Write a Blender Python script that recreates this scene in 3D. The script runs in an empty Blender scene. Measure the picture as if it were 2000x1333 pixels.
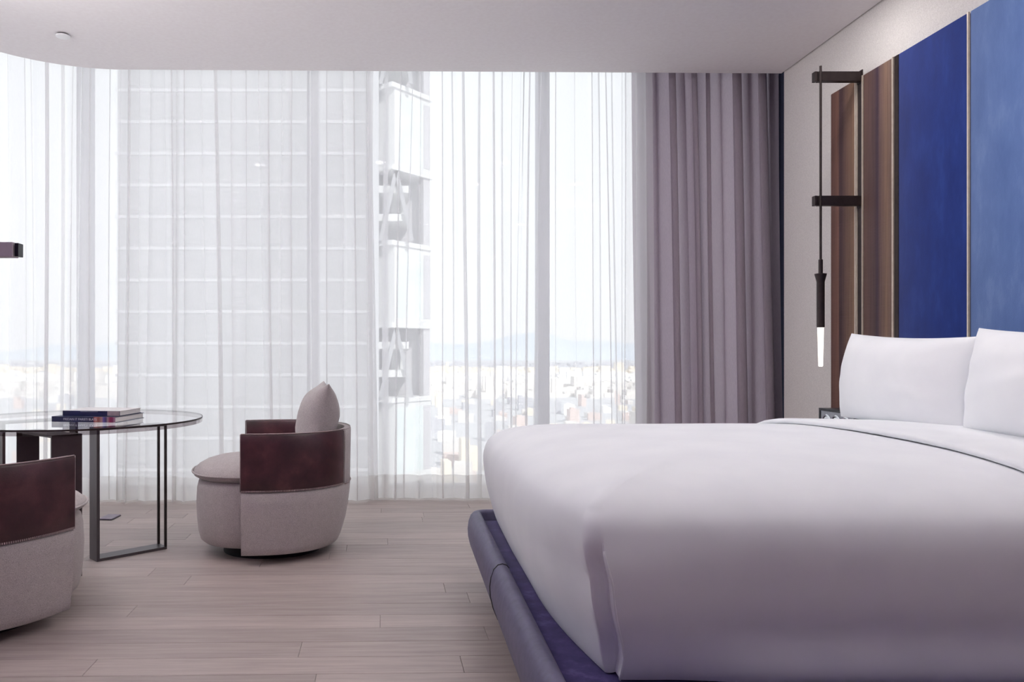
import bpy, bmesh, math, random
from mathutils import Vector, Matrix, noise

random.seed(7)
S = bpy.context.scene
COL = S.collection
PI = math.pi

# ------------------------------------------------------------------ camera, sky, sun, exposure
cam_d = bpy.data.cameras.new('camera')
cam = bpy.data.objects.new('camera', cam_d)
COL.objects.link(cam)
cam.location = (0, 0, 1.10)
cam.rotation_euler = (PI / 2, 0, 0)
cam_d.sensor_width = 36
cam_d.lens = 27.0
cam_d.shift_x = 0.11
cam_d.shift_y = 0.01075
cam_d.clip_start = 0.05
cam_d.clip_end = 60000
S.camera = cam

S.view_settings.view_transform = 'Standard'
S.view_settings.look = 'None'
S.view_settings.gamma = 1.0
S.view_settings.use_curve_mapping = False
S.view_settings.exposure = 0.34
S.cycles.transparent_max_bounces = 32
S.cycles.max_bounces = 14
S.cycles.diffuse_bounces = 8
S.cycles.transmission_bounces = 12
S.cycles.use_denoising = True

SKY = 1.18
world = bpy.data.worlds.new('overcast_sky')
S.world = world
world.use_nodes = True
wn = world.node_tree
wn.nodes.clear()
wo = wn.nodes.new('ShaderNodeOutputWorld')
wb = wn.nodes.new('ShaderNodeBackground')
wc = wn.nodes.new('ShaderNodeTexCoord')
wsx = wn.nodes.new('ShaderNodeSeparateXYZ')
wr = wn.nodes.new('ShaderNodeValToRGB')
wr.color_ramp.elements[0].position = 0.0
wr.color_ramp.elements[0].color = (0.97, 0.97, 0.99, 1)
wr.color_ramp.elements[1].position = 0.6
wr.color_ramp.elements[1].color = (0.93, 0.96, 1.0, 1)
wn.links.new(wc.outputs['Generated'], wsx.inputs[0])
wn.links.new(wsx.outputs['Z'], wr.inputs[0])
wn.links.new(wr.outputs[0], wb.inputs[0])
wb.inputs[1].default_value = SKY
wn.links.new(wb.outputs[0], wo.inputs[0])

sun_d = bpy.data.lights.new('sun', 'SUN')
sun_d.energy = 3.0
sun_d.angle = math.radians(6)
sun_d.color = (1.0, 0.97, 0.93)
sun = bpy.data.objects.new('sun', sun_d)
COL.objects.link(sun)
sun.rotation_euler = Vector((-0.35, 0.72, -0.6)).to_track_quat('-Z', 'Y').to_euler()


def portal(loc, direction, sx, sy):
    d = bpy.data.lights.new('window_portal', 'AREA')
    d.shape = 'RECTANGLE'
    d.size = sx
    d.size_y = sy
    o = bpy.data.objects.new('window_portal', d)
    COL.objects.link(o)
    o.location = loc
    o.rotation_euler = Vector(direction).to_track_quat('-Z', 'Z').to_euler()
    d.cycles.is_portal = True


portal((-0.2, 6.22, 2.0), (0, -1, 0), 6.4, 4.1)
portal((-3.56, 4.2, 2.0), (1, 0, 0), 3.7, 4.1)


def fill_uplight(loc, sx, sy, watts, tilt=(0, 0, 1)):
    """added fill lamp in an unseen wall trough, shining at the ceiling"""
    d = bpy.data.lights.new('fill_uplight_lamp', 'AREA')
    d.shape = 'RECTANGLE'
    d.size = sx
    d.size_y = sy
    d.energy = watts
    d.spread = math.radians(110)
    d.color = (1.0, 0.99, 0.975)
    o = bpy.data.objects.new('fill_uplight_lamp', d)
    COL.objects.link(o)
    o.location = loc
    o.rotation_euler = Vector(tilt).to_track_quat('-Z', 'Y').to_euler()


UPL = 72.0  # wall fill lamps, added to brighten the ceiling and room
fill_uplight((2.48, 1.7, 2.82), 0.08, 2.2, UPL * 0.75, (-1.0, 0.3, 1))
fill_uplight((-2.5, 2.42, 2.60), 1.5, 0.08, UPL, (0.7, 0.45, 1))


def fill_downlight(x, y, watts):
    """added ceiling fill lamp, out of view"""
    d = bpy.data.lights.new('fill_downlight_lamp', 'AREA')
    d.shape = 'DISK'
    d.size = 0.14
    d.energy = watts
    d.color = (1.0, 0.97, 0.97)
    o = bpy.data.objects.new('fill_downlight_lamp', d)
    COL.objects.link(o)
    o.location = (x, y, 3.112)


DOWN = [(-1.5, 3.95), (-0.2, 4.05), (1.1, 4.05), (2.3, 4.28), (0.9, 3.0), (2.1, 3.0), (0.5, 0.1), (1.9, 0.1), (-0.9, 0.9)]  # unseen ceiling lamps added to fill the room with light
for x, y in DOWN:
    fill_downlight(x, y, 4.0 if x < -0.5 and y < 1 else 2.2 if y < 1 else 3.0 if x > 2.2 else 4.2 if y < 3.5 else 2.0)


# ------------------------------------------------------------------ helpers
def lin(r, g, b):
    def f(c):
        c /= 255.0
        return c / 12.92 if c <= 0.04045 else ((c + 0.055) / 1.055) ** 2.4
    return (f(r), f(g), f(b), 1)


class NT:
    def __init__(self, name):
        self.m = bpy.data.materials.new(name)
        self.m.use_nodes = True
        self.t = self.m.node_tree
        self.t.nodes.clear()
        self.out = self.n('OutputMaterial')

    def n(self, kind, **kw):
        nd = self.t.nodes.new('ShaderNode' + kind)
        for k, v in kw.items():
            setattr(nd, k, v)
        return nd

    def l(self, a, b):
        self.t.links.new(a, b)

    def coord(self, scale=(1, 1, 1), kind='Object'):
        c = self.n('TexCoord')
        m = self.n('Mapping')
        m.inputs['Scale'].default_value = scale
        self.l(c.outputs[kind], m.inputs[0])
        return m.outputs[0]

    def noise(self, vec, scale, detail=3, rough=0.5):
        x = self.n('TexNoise')
        x.inputs['Scale'].default_value = scale
        x.inputs['Detail'].default_value = detail
        x.inputs['Roughness'].default_value = rough
        self.l(vec, x.inputs['Vector'])
        return x.outputs['Fac']

    def ramp(self, fac, stops):
        r = self.n('ValToRGB')
        e = r.color_ramp.elements
        while len(e) > 1:
            e.remove(e[-1])
        e[0].position = stops[0][0]
        e[0].color = stops[0][1]
        for p, c in stops[1:]:
            q = e.new(p)
            q.color = c
        self.l(fac, r.inputs[0])
        return r.outputs[0]

    def bump(self, height, strength, dist=0.01):
        b = self.n('Bump')
        b.inputs['Strength'].default_value = strength
        b.inputs['Distance'].default_value = dist
        self.l(height, b.inputs['Height'])
        return b.outputs[0]

    def principled(self, color=None, rough=0.6, metal=0.0, sheen=0.0, bump=None, spec=0.5, **kw):
        p = self.n('BsdfPrincipled')
        if color is not None:
            if isinstance(color, tuple):
                p.inputs['Base Color'].default_value = color
            else:
                self.l(color, p.inputs['Base Color'])
        p.inputs['Roughness'].default_value = rough
        p.inputs['Metallic'].default_value = metal
        p.inputs['Specular IOR Level'].default_value = spec
        if sheen:
            p.inputs['Sheen Weight'].default_value = sheen
            p.inputs['Sheen Roughness'].default_value = 0.4
        if bump is not None:
            self.l(bump, p.inputs['Normal'])
        for k, v in kw.items():
            p.inputs[k.replace('_', ' ')].default_value = v
        self.l(p.outputs[0], self.out.inputs[0])
        return p


def noisy(name, c1, c2, scale=60, rough=0.7, bump=0.2, metal=0.0, sheen=0.0, stretch=(1, 1, 1), spec=0.5, dist=0.004, detail=3):
    t = NT(name)
    v = t.coord(stretch)
    f = t.noise(v, scale, detail)
    col = t.ramp(f, [(0.3, c1), (0.7, c2)])
    t.principled(col, rough, metal, sheen, t.bump(f, bump, dist) if bump else None, spec)
    return t.m


M = {}
M['ceiling'] = noisy('ceiling_paint', lin(232, 226, 226), lin(236, 231, 231), 40, 0.9, 0.02)
M['wallpaper'] = noisy('woven_wallpaper', lin(216, 210, 205), lin(238, 233, 228), 220, 0.85, 0.35, dist=0.003)
M['mauve_bounce'] = noisy('mauve_bounce_paint', lin(158, 136, 176), lin(164, 142, 182), 8, 0.9, 0.02)  # unseen walls, coloured mauve to tint the bounced light in the shadows
M['navy'] = noisy('shadow_gap_navy', lin(14, 18, 44), lin(18, 24, 56), 60, 0.8, 0.1)  # shade of the curtain pocket put into a near-black navy
M['bronze'] = noisy('dark_bronze_metal', lin(52, 42, 42), lin(62, 52, 51), 30, 0.42, 0.02, metal=0.55)
M['steel'] = noisy('brushed_gunmetal', lin(80, 74, 78), lin(98, 92, 95), 12, 0.42, 0.03, metal=0.55, stretch=(40, 40, 1))
M['leg_brown'] = noisy('dark_brown_leg_lacquer', lin(54, 40, 44), lin(62, 47, 50), 20, 0.45, 0.02, metal=0.2)
M['champagne'] = noisy('champagne_metal', lin(214, 200, 182), lin(228, 216, 198), 30, 0.4, 0.02, metal=0.2)
M['black'] = noisy('black_lacquer', lin(14, 13, 22), lin(20, 18, 30), 30, 0.35, 0.02)
M['lit_bronze'] = noisy('lit_bronze_metal', lin(204, 194, 200), lin(212, 202, 208), 30, 0.5, 0.02, metal=0.0)  # bronze lightened so the light on the arm's face is in the colour
M['plinth'] = noisy('black_base', lin(16, 14, 18), lin(22, 20, 24), 30, 0.7, 0.02)
M['silver'] = noisy('silver_face', lin(150, 152, 160), lin(172, 174, 182), 90, 0.4, 0.05, metal=0.3)
M['chrome'] = noisy('polished_chrome', lin(215, 216, 220), lin(226, 227, 231), 20, 0.12, 0.0, metal=1.0)
M['linen'] = noisy('white_cotton', lin(232, 234, 237), lin(238, 240, 242), 5, 0.85, 0.05, sheen=0.1, dist=0.01)
M['pillowcase'] = noisy('white_pillowcase_cotton', lin(242, 243, 245), lin(247, 248, 249), 6, 0.8, 0.05, sheen=0.1, dist=0.01)
M['pages'] = noisy('book_pages', lin(216, 212, 208), lin(238, 234, 230), 400, 0.9, 0.2, stretch=(0.02, 0.02, 1))
M['navy_cover'] = noisy('navy_book_cover', lin(16, 20, 58), lin(22, 28, 72), 20, 0.35, 0.02)
M['cover_white'] = noisy('pale_book_cover', lin(214, 208, 206), lin(226, 221, 219), 20, 0.35, 0.02)
M['label_grey'] = noisy('grey_spine_block', lin(140, 126, 132), lin(160, 144, 148), 50, 0.5, 0.02)
M['lettering'] = noisy('pale_lettering', lin(196, 196, 208), lin(206, 206, 216), 20, 0.5, 0.0)
M['outlet'] = noisy('grey_metal_outlet', lin(120, 110, 126), lin(142, 132, 146), 40, 0.4, 0.05, metal=0.4)
M['white_paint'] = noisy('white_metal', lin(236, 235, 236), lin(240, 239, 240), 20, 0.5, 0.0)
M['frame_grey'] = noisy('aluminium_frame', lin(196, 194, 202), lin(204, 202, 210), 20, 0.5, 0.02, metal=0.0)
M['slate_leather'] = noisy('slate_leather', lin(84, 80, 106), lin(98, 94, 122), 30, 0.5, 0.3, dist=0.002, detail=6)
M['thread'] = noisy('pale_thread', lin(150, 132, 132), lin(166, 148, 146), 50, 0.8, 0.0)


def chair_fabric():
    t = NT('oatmeal_chair_fabric')
    v = t.coord()
    f1 = t.noise(v, 350, 2)
    f2 = t.noise(v, 35, 3)
    mx = t.n('Math', operation='MULTIPLY_ADD')
    mx.inputs[1].default_value = 0.18
    t.l(f2, mx.inputs[0])
    t.l(f1, mx.inputs[2])
    col = t.ramp(mx.outputs[0], [(0.4, lin(164, 155, 153)), (0.95, lin(212, 204, 202))])
    t.principled(col, 0.9, 0, 0.15, t.bump(f1, 0.35, 0.003), 0.3)
    return t.m


M['fabric'] = chair_fabric()


def leather():
    t = NT('oxblood_leather')
    v = t.coord()
    f = t.noise(v, 7, 6, 0.6)
    f2 = t.noise(v, 160, 3)
    col = t.ramp(f, [(0.28, lin(48, 24, 30)), (0.55, lin(72, 40, 45)), (0.8, lin(102, 62, 64))])
    t.principled(col, 0.38, 0, 0, t.bump(f2, 0.15, 0.002), 0.5)
    return t.m


M['leather'] = leather()


def suede():
    t = NT('violet_suede')
    v = t.coord((1, 1, 1))
    f = t.noise(v, 14, 8, 0.65)
    col = t.ramp(f, [(0.25, lin(42, 35, 78)), (0.55, lin(70, 61, 112)), (0.8, lin(112, 102, 152))])
    t.principled(col, 0.85, 0, 0.4, t.bump(f, 0.15, 0.004), 0.2)
    return t.m


M['suede'] = suede()


def velvet(name, c1, c2, c3):
    t = NT(name)
    f = t.noise(t.coord((1, 1.6, 0.55)), 5, 8, 0.62)
    g = t.noise(t.coord((1, 1, 1)), 260, 2)
    col = t.ramp(f, [(0.3, c1), (0.55, c2), (0.78, c3)])
    t.principled(col, 0.8, 0, 0.25, t.bump(g, 0.25, 0.002), 0.25)
    return t.m


M['blue_dark'] = velvet('royal_blue_velvet', lin(20, 42, 112), lin(27, 52, 126), lin(42, 70, 146))
M['blue_light'] = velvet('pale_blue_velvet', lin(80, 106, 158), lin(94, 120, 172), lin(120, 144, 190))


def striped(name, stops):
    """Woven brown panel: colour bands across the panel, fine horizontal ribs."""
    t = NT(name)
    c = t.n('TexCoord')
    s = t.n('SeparateXYZ')
    t.l(c.outputs['Generated'], s.inputs[0])
    base = t.ramp(s.outputs['Y'], stops)
    nz = t.noise(t.coord((1, 1, 0.01)), 190, 3, 0.7)
    dark = t.ramp(nz, [(0.3, (0.66, 0.63, 0.62, 1)), (0.7, (1.2, 1.18, 1.15, 1))])
    mx = t.n('MixRGB', blend_type='MULTIPLY')
    mx.inputs[0].default_value = 1
    t.l(base, mx.inputs[1])
    t.l(dark, mx.inputs[2])
    w = t.n('TexWave', wave_type='BANDS', bands_direction='Z')
    w.inputs['Scale'].default_value = 38
    w.inputs['Distortion'].default_value = 0.4
    t.l(t.coord(), w.inputs['Vector'])
    t.principled(mx.outputs[0], 0.6, 0, 0, t.bump(w.outputs['Fac'], 0.25, 0.002), 0.4)
    return t.m


# generated Y runs from the camera side (0) to the window side (1)
M['brown_far'] = striped('brown_woven_far', [(0, lin(134, 106, 86)), (0.35, lin(108, 82, 72)), (0.55, lin(74, 52, 58)), (0.63, lin(80, 56, 58)), (0.66, lin(126, 90, 78)), (1, lin(104, 70, 62))])
M['brown_near'] = striped('brown_woven_near', [(0, lin(116, 94, 86)), (0.2, lin(132, 106, 90)), (0.42, lin(104, 82, 80)), (0.5, lin(66, 50, 68)), (0.6, lin(88, 68, 70)), (1, lin(112, 84, 76))])


def oak():
    t = NT('greyed_oak')
    oi = t.n('ObjectInfo')
    c = t.n('TexCoord')
    add = t.n('VectorMath', operation='ADD')
    cmb = t.n('CombineXYZ')
    ml = t.n('Math', operation='MULTIPLY')
    ml.inputs[1].default_value = 37.0
    t.l(oi.outputs['Random'], ml.inputs[0])
    for i in range(3):
        t.l(ml.outputs[0], cmb.inputs[i])
    t.l(c.outputs['Object'], add.inputs[0])
    t.l(cmb.outputs[0], add.inputs[1])
    mp = t.n('Mapping')
    mp.inputs['Scale'].default_value = (0.9, 14, 14)
    t.l(add.outputs[0], mp.inputs[0])
    g = t.noise(mp.outputs[0], 3.0, 7, 0.62)
    col = t.ramp(g, [(0.2, lin(146, 133, 129)), (0.5, lin(167, 154, 149)), (0.8, lin(182, 170, 164))])
    hsv = t.n('HueSaturation')
    mr = t.n('MapRange')
    mr.inputs['To Min'].default_value = 0.88
    mr.inputs['To Max'].default_value = 1.08
    t.l(oi.outputs['Random'], mr.inputs[0])
    t.l(mr.outputs[0], hsv.inputs['Value'])
    t.l(col, hsv.inputs['Color'])
    p = t.principled(hsv.outputs[0], 0.5, 0, 0, t.bump(g, 0.12, 0.002), 0.45)
    return t.m


M['oak'] = oak()


def sheer(name, transp, tint, weave=0.0):
    """Thin voile: part of the light passes straight through the weave, the rest scatters on the threads."""
    t = NT(name)
    tr = t.n('BsdfTransparent')
    tl = t.n('BsdfTranslucent')
    df = t.n('BsdfDiffuse')
    tl.inputs[0].default_value = tint
    df.inputs[0].default_value = tint
    a = t.n('MixShader')
    a.inputs[0].default_value = 0.4
    t.l(tl.outputs[0], a.inputs[1])
    t.l(df.outputs[0], a.inputs[2])
    b = t.n('MixShader')
    v = t.coord((220, 220, 30))
    f = t.noise(v, 1, 2)
    mr = t.n('MapRange')
    mr.inputs['To Min'].default_value = transp - weave
    mr.inputs['To Max'].default_value = transp + weave
    t.l(f, mr.inputs[0])
    t.l(mr.outputs[0], b.inputs[0])
    t.l(a.outputs[0], b.inputs[1])
    t.l(tr.outputs[0], b.inputs[2])
    t.l(b.outputs[0], t.out.inputs[0])
    return t.m


M['sheer_dense'] = sheer('white_voile', 0.33, (0.95, 0.947, 0.947, 1), 0.02)
M['sheer_thin'] = sheer('thin_white_voile', 0.44, (0.945, 0.945, 0.95, 1), 0.02)
M['hem'] = sheer('voile_hem', 0.14, (0.88, 0.87, 0.86, 1), 0.02)


def drape_mat():
    t = NT('mauve_drape_cloth')
    df = t.n('BsdfDiffuse')
    tl = t.n('BsdfTranslucent')
    f = t.noise(t.coord((300, 300, 40)), 1, 2)
    col = t.ramp(f, [(0.3, lin(184, 173, 183)), (0.7, lin(194, 183, 192))])
    t.l(col, df.inputs[0])
    t.l(col, tl.inputs[0])
    b = t.n('MixShader')
    b.inputs[0].default_value = 0.34
    t.l(df.outputs[0], b.inputs[1])
    t.l(tl.outputs[0], b.inputs[2])
    t.l(b.outputs[0], t.out.inputs[0])
    return t.m


M['drape'] = drape_mat()


def glass_mat(name, tint, smoke=False):
    t = NT(name)
    tr = t.n('BsdfTransparent')
    tr.inputs[0].default_value = tint
    gl = t.n('BsdfGlossy')
    gl.inputs['Roughness'].default_value = 0.01
    gl.inputs[0].default_value = (1, 1, 1, 1)
    fr = t.n('Fresnel')
    fr.inputs[0].default_value = 1.5
    b = t.n('MixShader')
    ge = t.n('NewGeometry')
    inv = t.n('Math', operation='SUBTRACT')
    inv.inputs[0].default_value = 1.0
    t.l(ge.outputs['Backfacing'], inv.inputs[1])
    mu = t.n('Math', operation='MULTIPLY')
    t.l(fr.outputs[0], mu.inputs[0])
    t.l(inv.outputs[0], mu.inputs[1])
    t.l(mu.outputs[0], b.inputs[0])
    t.l(tr.outputs[0], b.inputs[1])
    t.l(gl.outputs[0], b.inputs[2])
    t.l(b.outputs[0], t.out.inputs[0])
    return t.m


M['glass'] = glass_mat('window_glass', (0.97, 0.985, 0.985, 1))
M['rim'] = glass_mat('tinted_glass_rim', (0.72, 0.69, 0.69, 1))
M['table_glass'] = glass_mat('smoked_table_glass', (0.97, 0.965, 0.975, 1))


def lamp_glass():
    t = NT('glowing_lamp_glass')
    e = t.n('Emission')
    e.inputs[0].default_value = (1.0, 0.93, 0.86, 1)
    e.inputs[1].default_value = 1.5
    t.l(e.outputs[0], t.out.inputs[0])
    return t.m


M['glow'] = lamp_glass()


def spine_mat():
    """Printed spine: navy with a block of coloured stripes at one end."""
    t = NT('striped_book_spine')
    c = t.n('TexCoord')
    s = t.n('SeparateXYZ')
    t.l(c.outputs['Generated'], s.inputs[0])
    nv = lin(18, 22, 60)
    col = t.ramp(s.outputs['X'], [(0, nv), (0.66, nv), (0.665, lin(130, 50, 60)), (0.70, lin(170, 110, 100)), (0.74, lin(130, 70, 60)),
                                  (0.79, lin(160, 120, 120)), (0.82, lin(80, 70, 140)), (0.86, lin(60, 50, 90)), (0.88, lin(150, 120, 130)), (0.92, lin(130, 30, 70)), (0.96, lin(120, 40, 80)), (0.985, lin(150, 110, 130))])
    t.principled(col, 0.35)
    return t.m


M['spine'] = spine_mat()

# outside; distance haze is put into the pale city and hill colours
M['tower_grey'] = noisy('grey_facade', lin(150, 150, 154), lin(156, 156, 160), 0.3, 0.7, 0.0)
M['tower_band'] = noisy('pale_slab_edge', lin(176, 176, 180), lin(182, 182, 186), 0.3, 0.7, 0.0)
M['tower_dark'] = noisy('pale_grey_column', lin(178, 176, 180), lin(184, 182, 186), 0.3, 0.7, 0.0)  # pale grey of the core, end columns and corner glazing
M['tower_white'] = noisy('white_cladding', lin(204, 204, 204), lin(210, 210, 210), 0.3, 0.7, 0.0)
M['tower_glass'] = noisy('pale_glazing', lin(196, 206, 206), lin(212, 220, 220), 0.3, 0.3, 0.0)
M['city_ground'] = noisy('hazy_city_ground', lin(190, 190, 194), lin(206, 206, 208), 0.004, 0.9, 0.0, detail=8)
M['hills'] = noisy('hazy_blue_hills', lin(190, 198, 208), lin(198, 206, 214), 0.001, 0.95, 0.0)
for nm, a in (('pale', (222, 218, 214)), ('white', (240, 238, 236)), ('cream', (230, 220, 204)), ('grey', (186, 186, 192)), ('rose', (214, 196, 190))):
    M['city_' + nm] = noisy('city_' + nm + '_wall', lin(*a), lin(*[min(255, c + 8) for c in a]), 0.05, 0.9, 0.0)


# ---- mesh helpers
def tag(o, label=None, cat=None, group=None, kind=None):
    if label:
        o['label'] = label
    if cat:
        o['category'] = cat
    if group:
        o['group'] = group
    if kind:
        o['kind'] = kind
    return o


def empty(name, loc=(0, 0, 0), rz=0.0):
    o = bpy.data.objects.new(name, None)
    o.empty_display_size = 0.1
    COL.objects.link(o)
    o.location = loc
    o.rotation_euler = (0, 0, rz)
    return o


def obj(name, bm, mat, parent=None, smooth=False, angle=None):
    me = bpy.data.meshes.new(name)
    bmesh.ops.recalc_face_normals(bm, faces=bm.faces)
    bm.to_mesh(me)
    bm.free()
    me.materials.append(mat)
    if smooth:
        for p in me.polygons:
            p.use_smooth = True
        if angle is not None:
            me.set_sharp_from_angle(angle=math.radians(angle))
    o = bpy.data.objects.new(name, me)
    COL.objects.link(o)
    if parent is not None:
        o.parent = parent
    return o


def add_box(bm, x0, x1, y0, y1, z0, z1, bevel=0.0, seg=2, mat=None):
    r = bmesh.ops.create_cube(bm, size=1)
    vs = r['verts']
    for v in vs:
        v.co = Vector((x0 if v.co.x < 0 else x1, y0 if v.co.y < 0 else y1, z0 if v.co.z < 0 else z1))
    if bevel:
        es = list({e for v in vs for e in v.link_edges})
        nv = bmesh.ops.bevel(bm, geom=es, offset=bevel, segments=seg, affect='EDGES', profile=0.5)
        vs = list({v for f in nv['faces'] for v in f.verts} | {v for v in vs if v.is_valid})
    if mat is not None:
        bmesh.ops.transform(bm, matrix=mat, verts=vs)
    return vs


def box(name, dims, mat, parent=None, bevel=0.0, seg=2):
    bm = bmesh.new()
    add_box(bm, *dims, bevel=bevel, seg=seg)
    return obj(name, bm, mat, parent, smooth=bevel > 0, angle=40)


def bar(name, p, q, w, t, mat, parent=None, up=(0, 0, 1), bevel=0.0):
    """A bar from p to q; w measured along up x axis, t along up."""
    p, q = Vector(p), Vector(q)
    d = q - p
    L = d.length
    d.normalize()
    u = Vector(up)
    s = d.cross(u).normalized()
    u = s.cross(d).normalized()
    bm = bmesh.new()
    m = Matrix(((d.x, s.x, u.x, p.x), (d.y, s.y, u.y, p.y), (d.z, s.z, u.z, p.z), (0, 0, 0, 1)))
    add_box(bm, 0, L, -w / 2, w / 2, -t / 2, t / 2, bevel=bevel, mat=m)
    return obj(name, bm, mat, parent)


def lathe_bm(prof, n=24):
    bm = bmesh.new()
    rings = []
    for r, z in prof:
        if r < 1e-6:
            rings.append([bm.verts.new((0, 0, z))])
        else:
            rings.append([bm.verts.new((r * math.cos(2 * PI * i / n), r * math.sin(2 * PI * i / n), z)) for i in range(n)])
    for a, b in zip(rings, rings[1:]):
        for i in range(n):
            j = (i + 1) % n
            if len(a) == 1 and len(b) > 1:
                bm.faces.new((a[0], b[i], b[j]))
            elif len(b) == 1 and len(a) > 1:
                bm.faces.new((a[i], a[j], b[0]))
            elif len(a) > 1:
                bm.faces.new((a[i], a[j], b[j], b[i]))
    if len(rings[0]) > 1:
        bm.faces.new(rings[0])
    if len(rings[-1]) > 1:
        bm.faces.new(rings[-1])
    return bm


def grid_bm(rows, closed_u=False, closed_v=False, bm=None):
    bm = bm or bmesh.new()
    vs = [[bm.verts.new(p) for p in r] for r in rows]
    nr, nc = len(vs), len(vs[0])
    for i in range(nr if closed_v else nr - 1):
        for j in range(nc if closed_u else nc - 1):
            a, b, c, d = vs[i][j], vs[i][(j + 1) % nc], vs[(i + 1) % nr][(j + 1) % nc], vs[(i + 1) % nr][j]
            bm.faces.new((a, b, c, d))
    return bm, vs


def tube(name, pts, r, mat, parent=None, n=8, closed=False):
    pts = [Vector(p) for p in pts]
    rows = []
    N = len(pts)
    for i, p in enumerate(pts):
        if closed:
            d = pts[(i + 1) % N] - pts[i - 1]
        else:
            d = pts[min(i + 1, N - 1)] - pts[max(i - 1, 0)]
        d.normalize()
        a = Vector((0, 0, 1)) if abs(d.z) < 0.9 else Vector((1, 0, 0))
        s = d.cross(a).normalized()
        u = s.cross(d)
        rows.append([p + (s * math.cos(2 * PI * k / n) + u * math.sin(2 * PI * k / n)) * r for k in range(n)])
    bm, vs = grid_bm(rows, closed_u=True, closed_v=closed)
    if not closed:
        bm.faces.new(vs[0])
        bm.faces.new(vs[-1])
    return obj(name, bm, mat, parent, smooth=True)


def prism_bm(poly, z0, z1):
    bm = bmesh.new()
    lo = [bm.verts.new((x, y, z0)) for x, y in poly]
    hi = [bm.verts.new((x, y, z1)) for x, y in poly]
    bm.faces.new(lo)
    bm.faces.new(hi)
    n = len(poly)
    for i in range(n):
        bm.faces.new((lo[i], lo[(i + 1) % n], hi[(i + 1) % n], hi[i]))
    return bm


def struct(o):
    o['kind'] = 'structure'
    return o


def smoothstep(a, b, x):
    t = max(0.0, min(1.0, (x - a) / (b - a)))
    return t * t * (3 - 2 * t)


def interp(tab, x):
    if x <= tab[0][0]:
        return tab[0][1]
    for (a, u), (b, v) in zip(tab, tab[1:]):
        if x <= b:
            return u + (v - u) * (x - a) / (b - a)
    return tab[-1][1]


# ------------------------------------------------------------------ room shell
CEIL = 3.12
floor = struct(box('floor', (-3.6, 3.1, -1.6, 6.3, -0.14, -0.021), M['plinth']))
# oak boards, laid almost parallel to the window
ang = math.radians(1.3)
pw = 0.146
ca, sa = math.cos(ang), math.sin(ang)
boards = 0
for r in range(-11, 44):
    y0 = r * pw
    x = -3.9 + random.uniform(0, 1.0)
    first = True
    while x < 3.3:
        L = random.choice([1.3, 1.6, 1.9, 2.2])
        a, b = x, x + L
        x = b
        cx, cy = (a + b) / 2, y0 + pw / 2
        wx, wy = cx * ca - cy * sa, cx * sa + cy * ca
        if wx < -3.5 + L / 2 or wx > 2.99 - L / 2 or wy < -1.5 or wy > 6.2:
            # trim boards that would run through the walls
            if wy < -1.5 or wy > 6.2:
                continue
            a2, b2 = max(a, -3.5), min(b, 2.98)
            if b2 - a2 < 0.15:
                continue
            L = b2 - a2
            cx = (a2 + b2) / 2
            wx, wy = cx * ca - cy * sa, cx * sa + cy * ca
        bm = bmesh.new()
        add_box(bm, -L / 2 + 0.0006, L / 2 - 0.0006, -pw / 2 + 0.0006, pw / 2 - 0.0006, -0.021, 0.0, bevel=0.0012, seg=1)
        o = obj('plank', bm, M['oak'], floor)
        o.location = (wx, wy, random.uniform(-0.0006, 0.0))
        o.rotation_euler = (0, 0, ang)
        boards += 1

# ceiling with its rounded corner over the bay
R = 1.0
pts = [(2.768, -1.6), (2.768, 5.565)]
pts += [(-1.95, 5.49)]
for k in range(1, 25):
    th = PI / 2 + (PI / 2) * k / 24
    pts.append((-1.95 + R * math.cos(th), 4.49 + R * math.sin(th)))
pts += [(-2.95, -1.6)]
struct(obj('ceiling', prism_bm(pts, CEIL, CEIL + 0.13), M['ceiling'], smooth=True, angle=30))
struct(box('ceiling_slab', (-3.7, 3.15, -1.7, 6.35, 4.10, 4.25), M['ceiling']))
# shadow gap where ceiling meets the right wall
wr_ = struct(box('wall_right', (2.78, 2.98, -1.6, 5.55, -0.02, 4.10), M['wallpaper']))
struct(box('trim_1', (2.98, 3.1, -1.6, 6.1, -0.02, 4.10), M['navy']))
struct(box('trim_2', (2.781, 2.98, 5.55, 5.56, -0.02, 4.10), M['navy']))
struct(box('wall_back', (-3.6, 3.1, -1.7, -1.6, -0.02, 4.10), M['mauve_bounce']))
struct(box('wall_left', (-1.72, -1.6, -1.6, 2.3, -0.02, 4.10), M['mauve_bounce']))
struct(box('wall_left_return', (-3.6, -1.72, 2.18, 2.3, -0.02, 4.10), M['mauve_bounce']))
struct(box('trim_3', (-3.6, -3.48, -1.6, 2.18, -0.02, 4.10), M['mauve_bounce']))


# window walls: mullions, rails and panes
def window(name, mk, axis, fixed, stops, lo, hi, mw=0.09):
    """axis 'x': facade runs along x at y=fixed; 'y': along y at x=fixed."""
    w = struct(empty(name, (0, 0, 0)))

    def b(nm, a0, a1, d0, d1, z0, z1, mat):
        if axis == 'x':
            return box(nm, (a0, a1, fixed + d0, fixed + d1, z0, z1), mat, w)
        return box(nm, (fixed + d0, fixed + d1, a0, a1, z0, z1), mat, w)
    b('rail', lo, hi, -0.05, 0.07, -0.02, 0.05, M['frame_grey'])
    b('rail', lo, hi, -0.05, 0.07, 4.0, 4.10, M['frame_grey'])
    for c in stops:
        b('mullion', c - mw / 2, c + mw / 2, -0.07, 0.07, 0.05, 4.0, M['frame_grey'])
    ed = [lo] + list(stops) + [hi]
    for a, c in zip(ed, ed[1:]):
        if c - a > 0.2:
            b('pane', a + mw / 2, c - mw / 2, 0.0, 0.012, 0.05, 4.0, M['glass'])
    return w


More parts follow.
